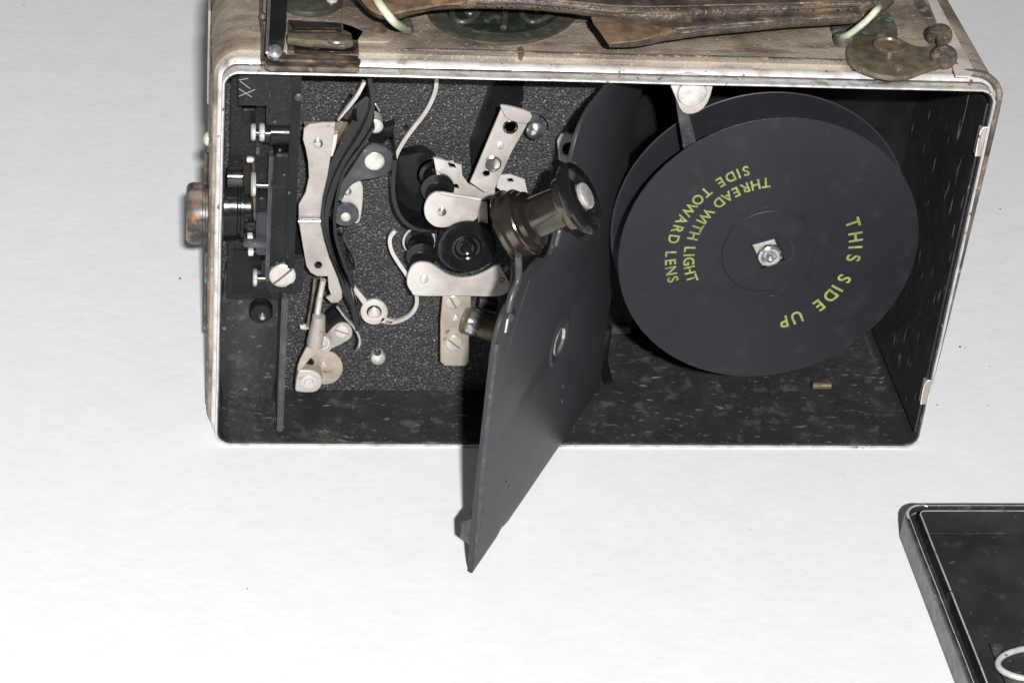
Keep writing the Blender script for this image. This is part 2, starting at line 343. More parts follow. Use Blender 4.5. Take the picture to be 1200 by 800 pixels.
for l in ([(790, 34), (850, 29), (920, 24), (990, 20)], [(786, 40), (830, 35), (880, 30)]):
    tube('strap_crease', tz(l, ZT+9.5), .28, M_sideleather, hs, 6)
for l in ([(480, 4), (560, -2), (640, 0), (740, 8), (860, 6), (1000, 2)], [(560, 3), (640, 5), (720, 14), (790, 16)], [(860, 12), (930, 10), (1010, 6)]):
    tube('strap_crease', tz(l, ZT+12.9), .32, M_sideleather, hs, 6)
topplate('strap_tip', [(416, -20), (422, -4), (434, 10), (452, 16), (485, 10), (520, 4), (548, 0), (550, -30)], ZT+13.5, 1.0, M_tan, hs, bevel=.45, smooth=3)
sv = []; sf = []
for k in range(74):
    if random.random() < .35: continue
    u = 560+k*6+random.uniform(-1.2, 1.2); v = 6+5*math.sin((u-560)/210); c_ = az(u, v, ZT+13.15); b0_ = len(sv)
    for dx_, dy_ in ((-.45, -.12), (.45, -.3), (.5, .1), (-.4, .25)): sv.append((c_[0]+dx_, c_[1]+dy_, ZT+13.15))
    sv.append((c_[0], c_[1], ZT+12.6)); sf += [(b0_, b0_+1, b0_+2, b0_+3)]+[(b0_+i, b0_+(i+1) % 4, b0_+4) for i in range(4)]
from_py('stitching', sv, sf, M_tan, hs)
# strap holders
lf = topplate('strap_foot', [(402, 8), (418, 8), (446, 20), (458, 26), (463, 38), (460, 46), (448, 49), (410, 47), (402, 40)], ZT+.8, .8, M_leather, cm, bevel=.3, smooth=3)
topplate('rivet', circ(445, 35, 8, 20, .6), ZT+1.2, .7, M_tan, lf, bevel=.25)
topplate('loop_lug', [(466, 16), (480, 18), (485, 30), (482, 33), (470, 31)], ZT+3.2, 2.4, M_verd, lf, bevel=.4)
def loop(pts, r=1.15):
    return tube('wire_loop', pts, r, M_pale, cm, 12)
loop([az(430, -22, ZT+15.5), az(443, 2, ZT+15.5), az(454, 17, ZT+13.6), az(463, 27, ZT+10), az(471, 32, ZT+4)], 1.2)
loop([az(1030, 9, ZT+11.5), az(1027, 12, ZT+14.5), az(1017, 23, ZT+12), az(1004, 34, ZT+8), az(994, 41, ZT+5), az(988, 43, ZT+3)], 1.0)
rf = topplate('strap_foot', [(975, 26), (1010, 8), (1042, 14), (1052, 42), (1030, 46), (990, 48), (980, 42)], ZT+1.2, 1.2, M_verd, cm, bevel=.4, smooth=3)
lathe('loop_lug', az(989, 42, ZT+2.5), (0, .1, 1), [(3.0, -2.5), (3.0, 0), (2.4, .6), (.1, .7)], M_verd, rf, 20)
tube('lug_bar', tz([(1000, 28), (1014, 16), (1034, 14)], ZT+3.0), 1.3, M_verd, rf, 10)
# round latch
lt = topplate('round_latch', cr([(992, 60), (1000, 46), (1022, 40), (1048, 42), (1068, 52), (1084, 54), (1098, 50), (1104, 58), (1104, 74), (1094, 78), (1082, 82), (1066, 88), (1042, 89), (1016, 82), (998, 73)], 4), ZT+1.8, 1.8, M_brass, cm, bevel=.5)
c = az(1042, 57, ZT+1.8)
lathe('latch_ring', c, (0, 0, 1), [(5.0, -.3), (5.0, 1.2), (4.6, 1.6), (4.0, 1.6), (3.7, .9), (.1, .9)], M_brass, lt, 36)
for u, v, r in ((1053, 79, 1.7), (1032, 42, 1.4)):
    lathe('latch_rivet', az(u, v, ZT+1.8), (0, 0, 1), [(r, -.2), (r, .5), (r*.6, .9), (.1, 1)], M_brass, lt, 20)
a = az(1101, 43, ZT+3); b = az(1106, 66, ZT+3)
ax = b-a; ax /= np.linalg.norm(ax)
lathe('latch_bar', a, b-a, [(1.2, 0), (1.2, np.linalg.norm(b-a))], M_brass, lt, 16)
for p, s in ((a, -1), (b, 1)):
    lathe('latch_lug', p, ax*s, [(3.6, -.2), (3.9, .3), (3.9, 1.0), (3.4, 1.4), (1.7, 1.5), (1.5, 1.9), (.1, 2.0)], M_strap, lt, 28)
# front sight bracket, left end
sb = topplate('sight_bracket', [(310, 62), (334, 60), (336, 63), (418, 65), (423, 70), (421, 78), (420, 80), (316, 78), (311, 76)], ZT+1.6, 1.6, M_bronze, cm, bevel=.4)
# bent foot in front of the rim
f0 = az(312, 81, ZT-.8); f1 = az(421, 82, ZT-.8)
box('bracket_foot', (f0[0], f0[1], ZT-.8), (f1[0], f0[1]+2.2, ZT+2.0), M_bronze, sb, .6)
q0 = az(321, 76, ZT+3)
pz = [az(308, 74, ZT+1.5), az(308, 40, ZT+1.5), az(306, 24, ZT+1.5), az(307, -30, ZT+1.5)]
tube('brass_edge', pz, .55, M_brass, sb, 8, 0)
fill2d([[tuple(az(u, v, ZT+9)[:2]) for u, v in ((314, 48), (333, 46), (336, 20), (338, -40), (317, -40))]], 4, .5, 'sight_post', M_black, sb, lambda a, b, h: (a, b, ZT+5+h))
tube('post_edge', tz([(313, 62), (315, 20), (317, -30)], ZT+9.2), .45, M_steel, sb, 8, 0)  # lighter metal edge along the side of the post
lathe('pivot_pin', az(322, 62, ZT+6), (0, -.6, .8), [(2.1, -1), (2.1, 1.2), (1.6, 1.9), (.6, 2.3), (.1, 2.3)], M_steel, sb, 24)
lathe('side_bead', az(308, 19, ZT+2.5), (0, -.2, 1), [(1.2, -1), (1.3, 0), (.7, 1), (.1, 1.1)], M_brass, sb, 16)
lt2 = topplate('brass_latch', [(336, 37), (392, 40), (404, 34), (412, 38), (414, 47), (404, 50), (360, 47), (337, 44)], ZT+4.5, 2.6, M_brass, cm, bevel=.8)
topplate('latch_plate', [(337, 23), (398, 26), (412, 30), (427, 37), (420, 48), (421, 64), (337, 60)], ZT+.8, .8, M_bronze, lt2, bevel=.3)
topplate('latch_arm', [(340, 24), (400, 27), (400, 33), (345, 32)], ZT+2.6, 1.8, M_gun, lt2, bevel=.5)
topplate('latch_arm', [(344, 52), (372, 58), (384, 50), (404, 50), (416, 56), (414, 61), (345, 60)], ZT+1.6, .8, M_gun, lt2, bevel=.3)
tube('latch_wire', tz([(386, 48), (392, 50), (400, 50), (405, 48)], ZT+5), .7, M_steel, lt2, 8)
fd = topplate('winding_dial', circ(365, -2, 37, 40, .45), ZT+1.8, 1.8, M_emblem, cm, bevel=.5)
lathe('dial_screw', az(389, 1, ZT+1.8), (0, 0, 1), [(1.7, -.2), (1.7, .6), (1.1, 1.1), (.1, 1.2)], M_ivory, fd, 20)

# ------------------------------------------------------------------ shutter housing, left end of the mechanism
hb = box('shutter_housing', (3, 20, at(330, 352, 20)[2]), (21, Y1+1, H-3), M_cast, cm, .4)
def pbox(name, u0, v0, u1, v1, y, yb, m, parent, bev=.4):
    a = at((u0+u1)/2, v0, y); b = at((u0+u1)/2, v1, y); l = at(u0, (v0+v1)/2, y); r = at(u1, (v0+v1)/2, y)
    return box(name, (l[0], y, b[2]), (r[0], yb, a[2]), m, parent, bev)
sp_ = plate('scratched_plate', [(279, 84), (358, 84), (344, 94), (342, 134), (316, 134), (315, 125), (279, 124)], 9, 2, M_cast, cm, bevel=.3)
for l in (((281, 95), (293, 104)), ((280, 104), (295, 114)), ((280, 113), (299, 105)), ((280, 94), (291, 92))):
    tube('scratch_mark', [at(*l[0], 8.95), at(*l[1], 8.95)], .12, M_scratch, sp_, 6, 0)
pbox('housing_step', 312, 122, 346, 148, 10, 27, M_cast, hb)
lathe('shutter_drum', at(316, 161, 12)+np.array([0, 3, 0]), (1, 0, 0), [(3.2, -2), (3.4, -1.6), (3.4, 0), (4.0, .3), (4.0, 5.8), (3.6, 6)], M_black, hb, 32)
pbox('housing_block', 318, 181, 338, 330, 9, 27, M_black, hb, .9)
pbox('block_edge', 313, 183, 318, 330, 10.5, 27, M_grey, hb, .6)
pbox('lower_block', 300, 250, 322, 300, 12, 27, M_satin, hb, .5)
pbox('spring_bar', 285, 284, 312, 291, 8.5, 11, M_grey, hb, .4)
pbox('gate_support', 313, 300, 356, 345, 11, 27, M_cast, hb, .8)
for k_, (u0, v0, u1, v1, y_, m_) in enumerate(((322, 186, 325, 326, 8.6, M_black), (336, 150, 339, 330, 8.8, M_black), (300, 172, 304, 184, 12, M_grey), (303, 232, 312, 246, 12.5, M_black), (288, 262, 300, 276, 13, M_black), (296, 330, 312, 340, 14, M_black), (318, 215, 336, 222, 8.7, M_cast), (318, 268, 337, 272, 8.7, M_cast), (284, 128, 300, 146, 17, M_black), (306, 306, 316, 336, 12, M_black))):
    pbox('casting_rib', u0, v0, u1, v1, y_, y_+7, m_, hb, .5)
for u, v in ((322, 143), (328, 176), (339, 226), (338, 300), (333, 205), (325, 308)):
    screw('rib_pin', u, v, 8.6, .5, .6, M_grey, hb, None, .3, .5)
# inner lens mount seen edge-on
c0 = at(274, 250, 20)
lm = lathe('lens_mount', (1.2, 24, c0[2]), (1, 0, 0), [(10, 0), (10.4, .4), (10.4, 4.2), (9.9, 4.6), (9.9, 5.2), (10.6, 5.4), (10.6, 6.4), (8, 6.6), (8, 8.4)], M_black, cm, 48)
c1 = at(276, 213, 12)
lathe('mount_collar', (c1[0]-2.6, 15, c1[2]), (1, 0, 0), [(2.8, 0), (3.0, .3), (3.0, 4.6), (2.8, 4.9), (.1, 5)], M_gun, cm, 28)
for u, v, r, L_ in ((296, 155, 2.6, 1.6), (306, 155, 2.8, 1.8), (296, 216, 3.8, 1.7), (292, 187, 1.0, 2.2), (292, 278, 1.5, 1.8), (293, 295, 1.4, 1.8), (298, 325, 2.8, 1.5)):
    p = at(u, v, 12); lathe('side_screw_head', (p[0], 12, p[2]), (1, 0, 0), [(r*.5, -L_*.4), (r*.9, -L_*.3), (r, 0), (r*.95, L_*.5), (r*.4, L_*.7), (.1, L_*.7)], M_ivory, hb, 20)
for u, v in ((302, 155), (303, 325), (301, 216)):
    p = at(u, v, 13); lathe('screw_stem', (p[0]-1, 12.6, p[2]), (1, 0, 0), [(1.1, 0), (1.1, 6)], M_gun, hb, 14)
screw('large_screw', 331, 323, 8.5, 4.0, 1, M_nickel, hb, 45, .5, 2)
tube('brass_pins', [at(297, 192, 16), at(298, 230, 17), at(299, 268, 16)], .5, M_brass, hb, 8)
# partition wall
P0 = at(333, 430, 3.5)
pw = box('partition_wall', (19.2, 4.5, 2.2), (21.2, Y1, 52), M_grey, cm, .5)
p1 = at(349, 98, 8); p2 = at(352, 345, 8)
box('upper_partition', (p1[0]-1.5, 8, 52), (p1[0]+1.1, Y1, H-3), M_black, pw, .6)
lathe('partition_rivet', at(350, 114, 7.8), (0, -1, 0), [(1.3, -.5), (1.2, .3), (.5, .7), (.1, .7)], M_grey, pw, 16)
# boss in the lower left compartment
lb = box('lower_step', (3, 19, 42), (17.5, Y1, 62), M_black, cm, 2.0)
c = at(306, 367, 17)
bo = lathe('round_boss', c, (0, -1, 0), [(3.6, -3), (3.6, 0), (3.2, .6), (1.7, .8), (.1, .8)], M_black, cm, 28)
lathe('boss_pin', c+np.array([0.4, -.8, -.6]), (0, -1, 0), [(1.2, -.2), (1.2, .5), (.7, 1.0), (.1, 1.1)], M_steel, bo, 20)
fill2d([cr([(2.5, 1), (2.5, 49), (7, 52), (12, 50.5), (18.5, 50), (18.5, 1)], 4)], 4, .8, 'curved_floor_panel', M_wall, cm, lambda a, b, h: (a, Y1-h, b))

# ------------------------------------------------------------------ film gate
gp = ribbon('gate_plate', [(433, 92), (437, 125), (424, 158), (402, 192), (386, 232), (383, 272), (394, 312), (410, 345), (419, 388)], 9, Y1, 1.3, M_gloss, cm)
ribbon('gate_rail', [(416, 142), (398, 176), (381, 215), (377, 262), (388, 306), (402, 336)], 6, 22, 1.6, M_gloss, gp)
ribbon('gate_rail', [(438, 150), (424, 172), (404, 200), (394, 238), (393, 275), (404, 312), (414, 338)], 12, 26, .9, M_gloss, gp)
plate('gate_web', [(429, 112), (437, 126), (438, 146), (422, 170), (404, 196), (392, 232), (383, 262), (377, 262), (380, 222), (388, 196), (400, 160), (398, 142)], 10.5, 2.2, M_gloss, gp, bevel=.5, smooth=2)
plate('gate_foot', [(392, 300), (402, 312), (414, 340), (422, 372), (420, 382), (404, 352), (388, 318)], 14, 6, M_gloss, gp, bevel=.5, smooth=3)
ribbon('bright_edge', [(427, 97), (419, 112), (408, 127), (397, 142)], 11, 12.5, 1.0, M_nickel, gp)
# silver gate lever
gl = plate('gate_lever', [(356, 151), (362, 146), (378, 144), (393, 144), (392, 158), (389, 176), (384, 206), (378, 232), (375, 258), (350, 258), (350, 240), (358, 226), (362, 208), (361, 190), (358, 174), (355, 164)], 5.2, 1.1, M_dull, cm, bevel=.3)
plate('lower_lever', [(350, 259), (375, 259), (380, 282), (386, 302), (396, 326), (401, 342), (401, 350), (396, 355), (388, 355), (382, 349), (388, 346), (385, 338), (384, 324), (372, 324), (364, 320), (359, 312), (354, 284)], 4.0, 1.1, M_dull, gl, holes=[circ(373, 311, 4.3, 20)], bevel=.3)
a = at(349.5, 259, 4.2); b = at(375.5, 259, 4.2); lathe('lever_fold', a, b-a, [(.75, 0), (.75, np.linalg.norm(b-a))], M_steel, gl, 14)
lathe('lever_pin', at(373, 311, 5), (0, -1, 0), [(.75, 0), (.75, .5), (.1, .6)], M_black, gl, 14)
screw('lever_rivet', 372.5, 168, 5.1, 1.5, 1, M_steel, gl, None, .7, .4)
plate('lever_tab', [(391, 158), (396, 158), (394, 172), (390, 184), (387, 184), (389, 170)], 4.4, 2.5, M_ivory, gl, bevel=.4)
plate('lever_bracket', [(356, 143), (408, 144), (412, 152), (402, 172), (396, 190), (372, 190), (360, 160)], 9, 1, M_brass, gl, bevel=.3)
# black pivoting lever with the large white screw
pl = plate('pivot_lever', [(394, 232), (395, 222), (408, 203), (428, 174), (438, 170), (450, 172), (460, 180), (464, 190), (458, 200), (444, 208), (420, 213), (408, 222), (400, 236)], 15, 1.6, M_grey, cm, bevel=.35, smooth=3)
screw('pivot_screw', 439, 189, 14.8, 2.95, 1, M_ivory, pl, None, .25, .5)
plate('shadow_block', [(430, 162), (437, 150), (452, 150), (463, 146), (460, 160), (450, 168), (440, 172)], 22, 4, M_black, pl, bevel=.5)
screw('half_screw', 440, 148, 19, 2.3, 1, M_ivory, pl, None, .3, 5)
tube('curled_spring', [at(434, 121, 20), at(440, 122, 19), at(445, 130, 19)], .5, M_steel, pl, 8)
# small silver plate below it
sp = plate('cam_plate', [(393, 216), (402, 212), (418, 210), (425, 218), (425, 236), (422, 258), (416, 262), (408, 258), (400, 236), (394, 230)], 18, 1, M_nickel, cm, bevel=.25, smooth=3)
screw('plate_rivet', 407, 224, 17.8, 1.3, 1, M_steel, sp, None, .5, .3)
lathe('black_washer', at(405, 251, 17.4), (0, -1, 0), [(4.0, -.5), (4.0, .5), (3.7, .8), (.1, .8)], M_grey, sp, 30)
screw('plate_rivet', 405, 254, 16.6, 1.55, 1, M_ivory, sp, None, .3, .5)
tube('hair_spring', [at(406, 270, 20), at(403, 277, 20), at(408, 288, 20), at(416, 303, 21), at(417, 314, 21)], .55, M_grey, sp, 8)
lathe('small_eyelet', at(409, 321, 20), (0, -1, 0), [(1.3, -2), (1.3, .4), (.9, .6), (.5, .2), (.1, .2)], M_grey, sp, 18)

# ------------------------------------------------------------------ film guide strips
gs = ribbon('film_guide', [(512, 88), (510, 108), (500, 130), (485, 150), (472, 168), (464, 184), (461, 196)], 21, 22.2, 1.15, M_nickel, cm)
gw = ribbon('loop_guard', [(463, 188), (461, 210), (462, 235), (470, 255), (486, 268), (508, 271), (530, 268)], 12, Y1, 1.2, M_gloss, cm)
plate('guard_floor', [(464, 190), (478, 182), (500, 180), (516, 200), (516, 250), (506, 264), (484, 262), (468, 248)], 22, 5, M_black, gw, bevel=.5, smooth=3)
gl2 = ribbon('lower_film_guide', [(463, 271), (457, 280), (459, 294), (467, 308), (479, 326), (487, 342), (488, 358), (479, 371), (462, 378), (452, 377)], 17, 18.2, 1.15, M_nickel, cm)
rg = plate('guide_eye', circ(438.5, 366, 16.2, 32, .9), 17, 1.2, M_nickel, cm, holes=[circ(438.5, 366, 8.6, 24, .9)], bevel=.3)
screw('eye_screw', 438.5, 366, 18, 2.0, 1, M_ivory, rg, None, .8, 2)
lathe('eye_collar', at(438.5, 366, 18.4), (0, -1, 0), [(2.3, -2), (2.3, .5), (2.0, .7), (.1, .3)], M_gun, rg, 24)
plate('eye_tail', [(411, 337), (415, 334), (430, 352), (427, 360)], 17, 1.2, M_nickel, gl2, bevel=.3)
plate('eye_tail', [(448, 371), (456, 374), (462, 375), (462, 380), (452, 380), (444, 378)], 17, 1.2, M_nickel, gl2, bevel=.3)
lathe('guide_stud', at(476, 150, 27.4), (0, -1, 0), [(.7, -.5), (.7, 0), (.6, .5), (.1, .5)], M_black, gs, 14)

# ------------------------------------------------------------------ roller clamp
plate('arm_shadow', [(577, 90), (613, 90), (614, 124), (606, 136), (560, 214), (552, 200), (550, 166)], Y1-.35, .6, M_black, cm, bevel=.15)  # clamp arm's cast shadow, laid on the plate as a thin black sheet
ra = plate('clamp_arm', [(589, 124), (622, 134), (617, 148), (600, 178), (586, 208), (580, 222), (568, 226), (551, 214)], 11, 1.1, M_nickel, cm,
           holes=[circ(570, 204, 4.2, 20, .9)], bevel=.3)
a = at(589, 124, 11); b = at(622, 134, 11)
plate('arm_tip', [(589, 124), (622, 133), (619, 145), (606, 144), (595, 140), (589, 131)], 9.4, 1.5, M_nickel, ra, bevel=.5, smooth=3)
lathe('arm_eyelet', at(598, 149, 10.9), (0, -1, 0), [(2.3, -.6), (2.3, .1), (1.9, .3), (1.6, -.1), (.1, -.1)], M_gun, ra, 28)
lathe('arm_eyelet', at(577, 192, 10.9), (0, -1, 0), [(2.8, -.6), (2.7, .2), (2.2, .5), (1.7, .25), (.1, .2)], M_steel, ra, 28)
screw('arm_rivet', 586, 171, 10.9, 1.15, 1, M_ivory, ra, None, .4, .3)
plate('clamp_leaf', [(508, 185), (541, 194), (542, 206), (549, 216), (565, 222), (580, 222), (580, 234), (540, 236), (516, 230), (512, 208)], 15, 1, M_nickel, ra,
      holes=[[(525, 191), (531, 191), (534, 197), (527, 197)], [(529, 216), (536, 216), (539, 222), (531, 221)]], bevel=.2)
plate('clamp_leaf', [(585, 206), (598, 205), (615, 211), (618, 224), (620, 233), (608, 238), (590, 226), (582, 220)], 15, 1, M_nickel, ra,
      holes=[[(594, 210), (600, 209), (603, 214), (596, 214)]], bevel=.2)
uc = plate('upper_roller_plate', [(516, 226), (540, 230), (563, 234), (562, 250), (556, 259), (545, 260), (532, 264), (520, 267), (508, 265), (499, 256), (497, 244), (501, 233), (508, 227)], 9.5, 1.2, M_nickel, ra, bevel=.35, smooth=3)
a = at(516, 226, 9.8); b = at(563, 234, 9.8); lathe('plate_fold', a, b-a, [(.6, 0), (.6, np.linalg.norm(b-a))], M_nickel, ra, 12)
screw('roller_pin', 518, 248, 9.3, 1.35, 1, M_steel, ra, None, .7, .3)
plate('stain_patch', [(561, 236), (571, 238), (572, 262), (560, 262)], 10, .9, M_nickel_rust, ra, bevel=.2)
lc = plate('lower_roller_plate', [(478, 322), (483, 312), (492, 308), (504, 309), (514, 315), (525, 322), (540, 326), (556, 324), (570, 318), (584, 311), (590, 318), (598, 336), (586, 347), (540, 347), (490, 347), (482, 342), (477, 333)], 9.5, 1.2, M_nickel, cm, bevel=.35, smooth=3)
screw('roller_pin', 497, 327, 9.3, 1.35, 1, M_ivory, lc, None, .5, .3)
lathe('plate_hole', at(588, 328, 9.45), (0, -1, 0), [(.9, -.3), (.9, .12), (.6, .12), (.5, -.2), (.1, -.2)], M_grey, lc, 16)
def roller(u, v, yb, par, rr_=4.3):
    c = at(u, v, yb)
    o = lathe('guide_roller', c, (0, -1, 0), [(rr_, -9), (rr_, -8), (rr_*.78, -7.6), (rr_*.78, -1.6), (rr_, -1.2), (rr_, -.2), (rr_*.8, 0), (.1, 0)], M_gloss, par, 36)
    lathe('roller_ring', c, (0, -1, 0), [(rr_+.55, -9.6), (rr_+.6, -9.3), (rr_+.6, -9.0), (rr_*.6, -9.0)], M_nickel, par, 36)
roller(513, 222, 13, ra, 5.0); roller(494, 301, 13, lc, 4.6)
# sprocket
sc = at(547, 290, 8.5)
spk = lathe('film_sprocket', sc, (0, -1, 0), [(8.6, -14), (8.6, -3), (8.2, -2.6), (8.2, -1.6), (8.9, -1.2), (9.0, -.3), (8.7, .1), (7.6, .25), (4.7, -.1), (4.5, .35), (3.9, .5), (3.4, .2), (3.2, -.2), (2.7, -.1), (2.6, .35), (2.1, .55), (1.7, .3), (1.4, 0), (.1, .0)], M_gloss, cm, 56)

# lower bracket, cylinder, screws
br = plate('lower_bracket', [(519, 345), (552, 345), (552, 378), (550, 384), (550, 424), (546, 429), (521, 429), (516, 424), (516, 376)], 18, 1.2, M_nickel_rust, cm, bevel=.4)
screw('bracket_screw', 532, 402, 17.8, 2.6, 1, M_nickel, br, -40, .4, .4)
screw('bracket_rivet', 534, 373, 17.8, 1.0, 1, M_ivory, br, None, .4, .3)
screw('bracket_screw', 531, 354, 17.9, 2.4, 1, M_nickel, br, -60, .3, .3)
ca = at(544, 374, 12); cb = at(592, 389, 11)
cyl = lathe('roller_barrel', ca, cb-ca, [(2.6, -.2), (3.6, 0), (4.1, .5), (4.2, 1.0), (4.2, np.linalg.norm(cb-ca))], M_brass, cm, 36)
lathe('barrel_sleeve', ca, cb-ca, [(4.26, .9), (4.3, 1.0), (4.3, 4.6), (4.26, 4.7)], M_steel, cyl, 36)
plate('barrel_block', [(563, 350), (584, 356), (582, 366), (561, 361)], 16, 3, M_grey, br, bevel=.4)
sc2 = screw('cone_screw', 627.5, 153, 21, 2.3, 1, M_steel, cm, None, .1, 7)
lathe('cone_tip', at(627.5, 153, 21), (0, -1, 0), [(2.7, -.2), (2.9, .2), (2.6, .6), (.1, 1.9)], M_steel, sc2, 32)
tube('coil_spring', [at(u, v, 25) for u, v in ((618, 131), (627, 131), (637, 136), (643, 143), (644, 152))], .35, M_grey, cm, 8)
tb = plate('eyed_tab', [(653, 166), (657, 159), (665, 156), (672, 158), (680, 162), (680, 196), (672, 196), (655, 188)], 20, 1.2, M_nickel, cm, holes=[circ(667, 175, 8, 24, .95)], bevel=.35)
lathe('tab_pin', at(669, 175, 22), (0, -1, 0), [(2.4, -4), (2.4, 0), (1.8, .8), (.1, 1)], M_black, tb, 20)
lathe('white_peg', at(443, 419, 26), (0, -1, 0), [(2.3, -2), (2.45, -.6), (2.45, .2), (2.2, .9), (1.5, 1.4), (.1, 1.6)], M_ivory, cm, 28)
lathe('peg_screw', at(442.5, 413, 24.6), (0, -1, .2), [(1.1, -.6), (1.1, .2), (.5, .4), (.1, .4)], M_gun, cm, 18)

# ------------------------------------------------------------------ bottom lever group
tubeb = at(373, 372, 10); tubec = at(370, 408, 10)
lv = lathe('tension_lever', at(374, 369, 9), at(369, 411, 9)-at(374, 369, 9), [(1.4, 0), (2.0, .3), (2.1, 2), (2.6, 7), (2.9, 10), (2.8, 11)], M_dull, cm, 28)
plate('lever_plate', [(366, 398), (382, 392), (388, 398), (389, 408), (382, 414), (376, 413), (364, 420), (354, 432), (348, 434), (352, 420)], 9, 1.2, M_nickel_rust, lv, bevel=.3, smooth=2)
lathe('lever_eye', at(378, 402, 7.8), (0, -1, 0), [(2.6, -1), (2.6, .1), (2.2, .4), (1.6, .3), (1.4, .5), (.6, .8), (.1, .8)], M_nickel, lv, 28)
ln = plate('lever_link', [(378, 400), (388, 386), (398, 379), (408, 380), (413, 388), (411, 396), (402, 402), (390, 408), (382, 410)], 12, 1.0, M_dull, lv, bevel=.3, smooth=3)
screw('link_screw', 400.5, 388, 11.8, 2.2, 1, M_nickel, lv, -20, .35, .3)
rd = plate('round_disc', circ(381, 431, 21, 40, .93), 18, .9, M_nickel_rust, lv, bevel=.25)
screw('disc_rivet', 379, 428, 17.9, 1.0, 1, M_nickel, lv, None, .15, .3)
bx = plate('end_block', [(349, 436), (353, 434), (369, 435), (376, 440), (378, 448), (374, 456), (366, 460), (348, 459), (346, 452)], 10, 5, M_nickel_rust, lv, bevel=.5, smooth=3)
lathe('block_eye', at(362, 448, 9.9), (0, -1, 0), [(2.5, -.2), (2.5, .1), (2.1, .2), (2.0, -.05), (1.6, -.05), (1.3, .4), (.7, .5), (.1, .4)], M_nickel, lv, 28)
lathe('block_knob', at(360, 430, 14), (0, -1, 0), [(2.4, -2), (2.4, 0), (1.9, .8), (.1, 1.2)], M_gun, lv, 24)
tube('hook_wire', [at(395, 358, 11), at(404, 370, 11), at(414, 381, 11), at(421, 393, 10), (at(422, 402, 10)), at(419, 409, 9.5)], .65, M_steel, cm, 10)
tube('flat_spring', [at(369, 326, 12), at(366, 350, 12), at(362, 372, 12), at(361, 382, 12)], .5, M_brass, cm, 8)
tube('flat_spring', [at(379, 328, 12), at(376, 343, 12), at(374, 355, 11), at(372, 368, 10)], .95, M_nickel, cm, 8)
tube('flat_spring', [at(379, 330, 13), at(372, 348, 13), at(368, 372, 13)], .5, M_brass, cm, 8)
plate('spring_foot', [(351, 382), (362, 380), (362, 386), (357, 387), (352, 386)], 14, 1, M_ivory, cm, bevel=.3)
plate('dark_cam', [(384, 370), (396, 362), (402, 370), (404, 382), (392, 384), (380, 392), (378, 380)], 20, 4, M_black, cm, bevel=.5, smooth=2)

# ------------------------------------------------------------------ hinged door plate (swung outwards)
DA = np.array([74.5, -65.0]); DE = np.array([44.3, 82.4]); DE /= np.linalg.norm(DE); DN = np.array([DE[1], -DE[0]])
def dtf(th): return lambda a, b, h: (*(DA+DE*a+DN*(h-th)), b)
def dpt(s, z, h=0): q = DA+DE*s+DN*h; return np.array([q[0], q[1], z])
out = [(-.6, 4.3), (.6, 3.6), (16, 3.6), (18, 3.6), (22.5, 4.6), (27, 3.2), (60, 3.2), (104, 3.2), (106.5, 6), (106.5, 122), (104, 127), (98, 128.6), (67, 128.6), (58, 127.5), (52, 124), (49, 117), (48, 108), (44, 99), (41.5, 92), (37, 91), (30, 95), (18, 95), (12, 93.5), (5, 92), (1, 88), (-.9, 80), (-1.6, 60), (-2.6, 30), (-2.2, 12)]
circ_h = circ(57.5, 50.5, 7.2, 36)
door = fill2d([cr(out, 2), circ(57.5, 50.5, 5.2, 36)], 1.4, .35, 'hinged_door', M_satin, cm, dtf(1.4))
x, y_ = 0, 0
bush = lathe('door_bushing', dpt(57.5, 50.5, -.6), (DN[0], DN[1], 0), [(8.2, 0), (8.2, .62), (7.6, .95), (6.6, .9), (5.4, .5), (4.6, -.6), (3.4, -1.4), (.1, -1.4)], M_satin, door, 48)
lathe('bushing_cup', dpt(57.5, 50.5, -1.0), (DN[0], DN[1], 0), [(4.6, -.6), (4.7, .9), (4.2, 1.1), (3.6, .2), (2.4, -.2), (.1, -.2)], M_steel, door, 40)
for s, z in ((66.2, 28.7), (67.2, 22.5), (24, 18), (21, 22)):
    lathe('door_rivet', dpt(s, z), (DN[0], DN[1], 0), [(.8, -.3), (.8, .1), (.5, .3), (.1, .35)], M_grey, door, 16)
tube('door_edge', [dpt(s, z, .1) for s, z in ((-.2, 6), (-1.4, 20), (-1.4, 45), (-.5, 70), (.3, 84))], .75, M_grey, door, 10)
for i in range(13):
    z = 12+i*5.4+random.uniform(-1, 1); l = random.uniform(.8, 3.0); s = 2.6+z*.006
    tube('worn_mark', [dpt(s, z, .02), dpt(s+.05, z+l, .02)], .11, M_grey, door, 6, 0)
tube('worn_mark', [dpt(9.4, 74, .02), dpt(15, 82, .02), dpt(23, 92, .02)], .08, M_grey, door, 6)
tube('worn_mark', [dpt(6.5, 84, .02), dpt(7.3, 88, .02)], .5, M_ivory, door, 8, 0)
tube('door_lip', [dpt(s, z, .4) for s, z in ((41.8, 93), (44.5, 99), (48.5, 109), (49.6, 117))], .9, M_grey, door, 10)
tube('door_lip', [dpt(s, z, .4) for s, z in ((6, 91), (8, 95), (12, 99), (10, 107))], 1.0, M_grey, door, 10)
box('door_lug', (0, 0, 0), (1, 1, 1), M_grey, door, 0)
lug = [o for o in C.objects if o.name.startswith('door_lug')][-1]
cpts = [dpt(a_, z_, h_) for h_ in (-1.4, -4.6) for a_, z_ in ((-1.5, 14), (4, 14), (4, 24), (-1.5, 24))]
for i, k in enumerate((4, 5, 6, 7)): cpts[k][2] += (1.5 if i < 2 else -3)
bpy.data.objects.remove(lug)
from_py('door_lug', cpts, [(0, 1, 2, 3), (7, 6, 5, 4), (0, 4, 5, 1), (1, 5, 6, 2), (2, 6, 7, 3), (3, 7, 4, 0)], M_grey, door)
